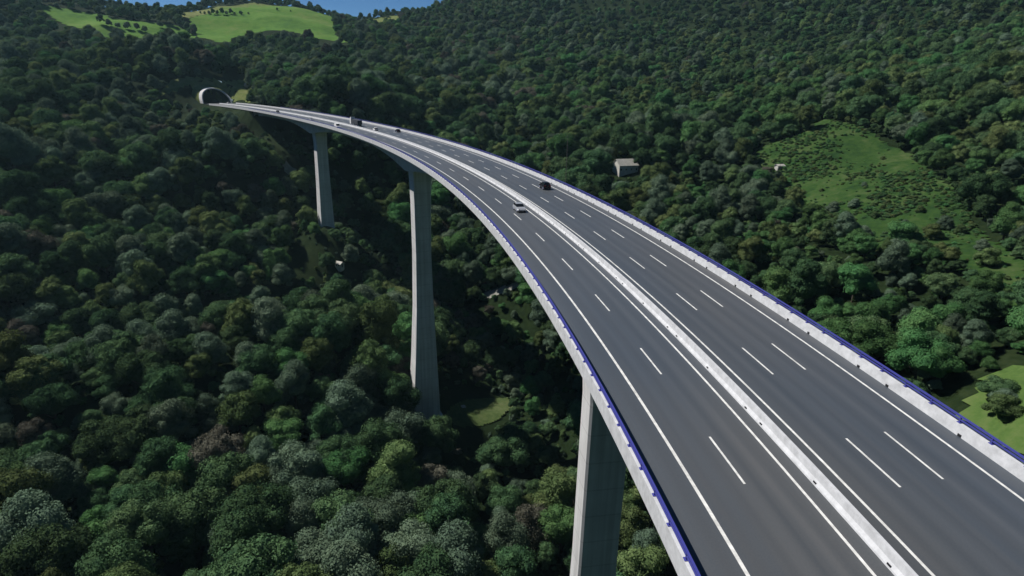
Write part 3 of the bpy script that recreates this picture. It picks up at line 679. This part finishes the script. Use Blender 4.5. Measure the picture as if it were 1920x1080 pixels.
# ------------------------------------------------------------------ bushes on the pasture and by the meadow
BUSH = [(1435,310),(1500,300),(1555,300),(1590,330),(1620,350),(1655,300),(1690,330),(1600,390),(1640,410),(1668,392),(1695,425),(1725,400),(1740,360),(1770,430),(1710,440),(1660,440),(1620,446),(1745,450),(1790,470),(1840,470),(1850,500),(1880,520),(1560,400),(1540,360),(1530,420),(1580,432),(1800,440),(1866,742),(1880,762),(1874,785)]
for k, (px, py) in enumerate(BUSH):
    h = hit(px, py)
    if h is None: continue
    sc = random.uniform(.16, .34)*(1.9 if py > 385 and k % 3 else 1) if k < 27 else random.uniform(.4, .65); cn, cm = VARS[(k*4) % 12]
    o = link('bush', cm); o.location = (h.x, h.y, float(H(h.x, h.y))-3.2*sc); o.scale = (sc*1.25, sc*1.25, sc); o.rotation_euler = (0, 0, k*1.7)
    tag(o, f'small {cn} bush scattered on the rough pasture' if k < 27 else f'{cn} bush at the rim of the bright meadow', 'bush', f'{cn} bushes on the pasture' if k < 27 else f'{cn} bushes at the meadow rim')

P = CLEAR[PAST]; x0, x1 = min(p[0] for p in P), max(p[0] for p in P); y0, y1 = min(p[1] for p in P), max(p[1] for p in P)
px_ = rng.uniform(x0-8, x1+8, 9000); py_ = rng.uniform(y0-8, y1+8, 9000); den = fbm(px_, py_, 26, 77); k_ = inpoly(px_, py_, P) & (rng.random(9000) < np.clip(.25+den*.9, .03, .95)); px_, py_, den = px_[k_], py_[k_], den[k_]
ss_ = rng.uniform(.05, .15, len(px_))*(1+np.clip(den, 0, 1)); pz_ = H(px_, py_)+.5-4.0*ss_
pm = bpy.data.meshes.new('scrub'); pm.vertices.add(len(px_)); pm.vertices.foreach_set('co', np.c_[px_, py_, pz_].ravel())
pm.attributes.new('vi', 'INT', 'POINT').data.foreach_set('value', rng.choice([1, 7, 8, 9, 10, 11], len(px_)).astype(np.int32))
pm.attributes.new('rt', 'FLOAT_VECTOR', 'POINT').data.foreach_set('vector', np.c_[px_*0, px_*0, rng.uniform(0, 6.28, len(px_))].ravel())
pm.attributes.new('sz', 'FLOAT_VECTOR', 'POINT').data.foreach_set('vector', np.c_[ss_*1.3, ss_*1.3, ss_*.8].ravel())
so = tag(link('scrub', pm), 'low ferns and scrub growing over the rough pasture', 'scrub', kind='stuff'); so.modifiers.new('scrub', 'NODES').node_group = ng

# ------------------------------------------------------------------ vehicles
def wheel(parent, x, y, r, wd):
    mb = MB(); mb.tube((x, y-wd/2, r), (x, y+wd/2, r), r, 14); o = mb.build('wheel', M['tyre'], parent)
    q_ = MB(); sg = 1 if y > 0 else -1; q_.tube((x, y+sg*(wd/2-.01), r), (x, y+sg*(wd/2+.02), r), r*.6, 12); q_.build('rim', M['rail_grey'], o)
def car(name, s, o, fwd, paint, label, suv=False):
    x, y, t = frame(s); p = rp(s, o, 0.02); e = empty(name, p, t+math.pi/2+(0 if fwd else math.pi)); tag(e, label, 'car')
    hh = .18 if suv else 0; W = .92
    def ring(x, zb, zt, w0, w1): return [(x, -w0, zb), (x, -w0*1.02, (zb+zt)*.55), (x, -w1, zt), (x, w1, zt), (x, w0*1.02, (zb+zt)*.55), (x, w0, zb)]
    mb = MB(); mb.sweep([ring(-2.2, .38, .86+hh, .72, .66), ring(-2.1, .30, .98+hh, .88, .80), ring(-1.2, .28, 1.0+hh, W, .84), ring(.9, .28, .97+hh, W, .84), ring(1.7, .30, .84+hh, .90, .78), ring(2.15, .36, .66+hh, .80, .70), ring(2.25, .42, .58+hh, .6, .52)])
    mb.sweep([[(x, -w_, 1.42+hh), (x, -w_*.96, 1.47+hh), (x, w_*.96, 1.47+hh), (x, w_, 1.42+hh)] for x, w_ in ((-1.55, .62), (-.9, .68), (.1, .66))])
    mb.build('body', paint, e, False)
    g = MB(); g.sweep([[(-2.0, -.80, .97+hh), (.95, -.82, .95+hh), (.95, .82, .95+hh), (-2.0, .80, .97+hh)], [(-1.55, -.62, 1.44+hh), (.12, -.66, 1.44+hh), (.12, .66, 1.44+hh), (-1.55, .62, 1.44+hh)]]); g.build('window', M['glass'], e)
    for wx in (-1.35, 1.38):
        for wy in (-.80, .80): wheel(e, wx, wy, .33, .22)
    for sy in (-1, 1):
        l = MB(); l.box(2.0, 2.2, sy*.62-.14, sy*.62+.14, .62+hh, .74+hh); l.build('headlight', M['clear'], e)
        l = MB(); l.box(-2.24, -2.1, sy*.64-.14, sy*.64+.14, .74+hh, .90+hh); l.build('tail_light', M['red'], e)
    return e
blk = mat('black_paint', (0.008, 0.009, 0.012), 0.25, spec=0.5); slv = mat('silver_paint', (0.45, 0.47, 0.50), 0.3, spec=0.5, metallic=0.4); wht = mat('white_paint', (0.78, 0.78, 0.78), 0.35, spec=0.5)
gry = mat('grey_tarpaulin', (0.035, 0.04, 0.05), 0.6)
car('car', 101.5, -11.2, True, blk, 'black car nearest the viewer driving away in the outer lane right of the median', True)
car('car', 276, -12, True, blk, 'small black car far along the right carriageway by the outer parapet')
car('car', 497, 2.2, False, blk, 'distant black car on the left carriageway close to the hillside end')
car('car', 78, 1.75, False, slv, 'pale grey car in the inner lane of the left carriageway nearest the viewer')
car('car', 392, 5.0, False, slv, 'distant silver car in the outer lane of the left carriageway')
car('car', 291, -5.0, True, wht, 'white car in the inner lane just right of the median, behind the lorry')
car('car', 704, -9.5, True, wht, 'white car just outside the tunnel mouth on the right')
def van(s, o, fwd, label):
    x, y, t = frame(s); e = empty('van', rp(s, o, .02), t+math.pi/2+(0 if fwd else math.pi)); tag(e, label, 'van')
    mb = MB(); mb.sweep([[(x, -.95, .4), (x, -1.0, 1.2), (x, -w_, zt), (x, w_, zt), (x, 1.0, 1.2), (x, .95, .4)] for x, zt, w_ in ((-2.7, 2.35, .85), (-2.6, 2.45, .88), (1.1, 2.45, .88), (1.9, 1.45, .86), (2.6, 1.2, .8), (2.7, .9, .75))]); mb.build('body', wht, e)
    g = MB(); g.hexa([(1.2, -.82, 2.25), (1.85, -.82, 1.55), (1.95, -.82, 1.6), (1.3, -.82, 2.35), (1.2, .82, 2.25), (1.85, .82, 1.55), (1.95, .82, 1.6), (1.3, .82, 2.35)]); g.build('windscreen', M['glass'], e)
    for wx in (-1.7, 1.75):
        for wy in (-.88, .88): wheel(e, wx, wy, .36, .24)
van(316, 8.4, False, 'white van standing on the hard shoulder beside the outer left parapet')
x, y, t = frame(329); e = empty('lorry', rp(329, -5.1, .02), t+math.pi/2); tag(e, 'articulated lorry with white cab and dark grey trailer beside the median barrier', 'lorry')
mb = MB(); mb.sweep([[(6.0, -1.2, .6), (8.3, -1.2, .6), (8.3, -1.2, 2.0), (8.0, -1.15, 3.4), (7.2, -1.1, 4.3), (6.0, -1.1, 4.4)], [(6.0, 1.2, .6), (8.3, 1.2, .6), (8.3, 1.2, 2.0), (8.0, 1.15, 3.4), (7.2, 1.1, 4.3), (6.0, 1.1, 4.4)]]); cab = mb.build('cab', wht, e)
g = MB(); g.hexa([(8.31, -1.05, 2.1), (8.36, -1.05, 2.1), (8.10, -1.05, 3.1), (8.03, -1.05, 3.1), (8.31, 1.05, 2.1), (8.36, 1.05, 2.1), (8.10, 1.05, 3.1), (8.03, 1.05, 3.1)]); g.build('windscreen', M['glass'], cab)
mb = MB(); mb.box(-8, 5.6, -1.27, 1.27, 1.15, 3.3); mb.box(-8.03, -7.9, -1.2, 1.2, 1.2, 3.2); mb.build('trailer', gry, e)
mb = MB(); mb.box(-7.6, 8.0, -.5, .5, .8, 1.1); mb.build('chassis', M['dark'], e)
for wx in (-6.6, -5.3, -4.0, 4.6, 7.3):
    for wy in (-1.02, 1.02): wheel(e, wx, wy, .5, .3)

# ------------------------------------------------------------------ buildings, pole, rocks
def house(px, py, r, wd, dp, hw, hr, rz, label, name='house', roofm=None, lift=0):
    p = hit(px, py+9 if wd > 10 else py+4); z = p.z+.3; e = empty(name, (p.x, p.y, z), rz); tag(e, label, 'house' if name == 'house' else 'shed')
    w_, d_ = wd/2, dp/2
    mb = MB(); base = -8 if wd > 10 else -2.5; mb.sweep([[(-w_, -d_, base), (-w_, d_, base), (-w_, d_, hw), (-w_, 0, hw+hr-.15), (-w_, -d_, hw)], [(w_, -d_, base), (w_, d_, base), (w_, d_, hw), (w_, 0, hw+hr-.15), (w_, -d_, hw)]]); wl = mb.build('wall', M['wall'], e)
    for x_ in np.linspace(-w_+1.4, w_-1.4, max(2, int(wd/3.5))):
        q_ = MB(); q_.box(x_-.5, x_+.5, -d_-.03, -d_+.05, 1.0, 2.3); f = q_.build('window', M['glass'], e)
        q_ = MB(); q_.box(x_-.62, x_+.62, -d_-.1, -d_+.02, .86, .97); q_.build('sill', M['concrete'], f)
    q_ = MB(); q_.box(-.5, .5, -d_-.06, -d_+.04, 0, .85) if False else q_.box(w_-.05, w_+.04, -.6, .6, 0, 2.1); q_.build('door', M['wood'], e)
    mb = MB(); o_ = .5; k = hr/d_
    for sg in (-1, 1):
        mb.hexa([(-w_-o_, sg*(d_+o_), hw-o_*k), (w_+o_, sg*(d_+o_), hw-o_*k), (w_+o_, 0, hw+hr), (-w_-o_, 0, hw+hr), (-w_-o_, sg*(d_+o_), hw-o_*k+.18), (w_+o_, sg*(d_+o_), hw-o_*k+.18), (w_+o_, 0, hw+hr+.18), (-w_-o_, 0, hw+hr+.18)])
    mb.build('roof', roofm or M['roof'], e); return e
HS = [(1172,313,400), (1137,287,450), (637,494,400), (1461,313,455), (565,473,412)]
house(1172, 312, 392, 15, 10, 4.5, 3.8, .35, 'farmhouse with pale roof half hidden by trees behind the right parapet')
house(1137, 288, 440, 5, 3.5, 2.2, .8, .2, 'tiny pale roofed shed in the trees above the farmhouse', 'shed')
house(637, 497, 398, 4.6, 3.8, 2.4, 1.2, -.5, 'small cream hut among dark trees between the two farther piers', 'shed')
house(1461, 313, 452, 5, 3.5, 2.0, .8, .3, 'small pale shed at the left corner of the rough pasture', 'shed')
p = at(1061, 334, 330); tp_ = at(1060, 252, 330); e = empty('utility_pole', (p.x, p.y, p.z-14)); tag(e, 'tall thin grey pole rising from trees behind the right parapet', 'pole')
mb = MB(); mb.tube((0, 0, 0), (0, 0, tp_.z-p.z+14), .22, 8, .12); mb.build('shaft', M['wood'], e)
mb = MB(); mb.box(-1.3, 1.3, -.08, .08, tp_.z-p.z+12.6, tp_.z-p.z+12.8); mb.build('crossarm', M['wood'], e)
def rock(px, py, sx, sy, sz, label, seed, rz=0):
    h = hit(px, py)
    if h is None: return
    bm = bmesh.new(); bmesh.ops.create_icosphere(bm, subdivisions=3, radius=1)
    for v in bm.verts:
        d = 1+.35*noise.noise(v.co*1.6+Vector((seed, 0, 0)))+.15*noise.noise(v.co*5+Vector((0, seed, 0))); v.co = Vector((v.co.x*sx, v.co.y*sy, v.co.z*sz))*d
    me = bpy.data.meshes.new('rock'); bm.to_mesh(me); bm.free(); me.materials.append(M['rock']); o = link('rock', me); o.location = (h.x, h.y, h.z); o.rotation_euler = (0, 0, rz); tag(o, label, 'rock')
rock(462, 161, 9, 2.5, 3, 'long pale rock face high on the slope right of the tunnel', 3, 1.9)
rock(480, 184, 3, 7, 3.5, 'pale rock face just above the road right of the tunnel', 8, .3)
rock(868, 764, 1.6, 1.2, 1.2, 'pale boulder on the grassy clearing by the middle pier foot', 12)

# ------------------------------------------------------------------ air
HAZE = 0.00004
hz = MB(); hz.box(-1900, 2000, -700, 2500, -330, 520)
hm = bpy.data.materials.new('haze'); hm.use_nodes = True; n = hm.node_tree.nodes; n.remove(n['Principled BSDF'])
pv = n.new('ShaderNodeVolumePrincipled'); pv.inputs['Color'].default_value = (0.50, 0.85, 1.0, 1); pv.inputs['Density'].default_value = HAZE; pv.inputs['Anisotropy'].default_value = 0.2
hm.node_tree.links.new(pv.outputs[0], n['Material Output'].inputs['Volume'])
ho = tag(hz.build('haze', hm), 'thin bluish haze filling the valley air', 'haze', kind='stuff')
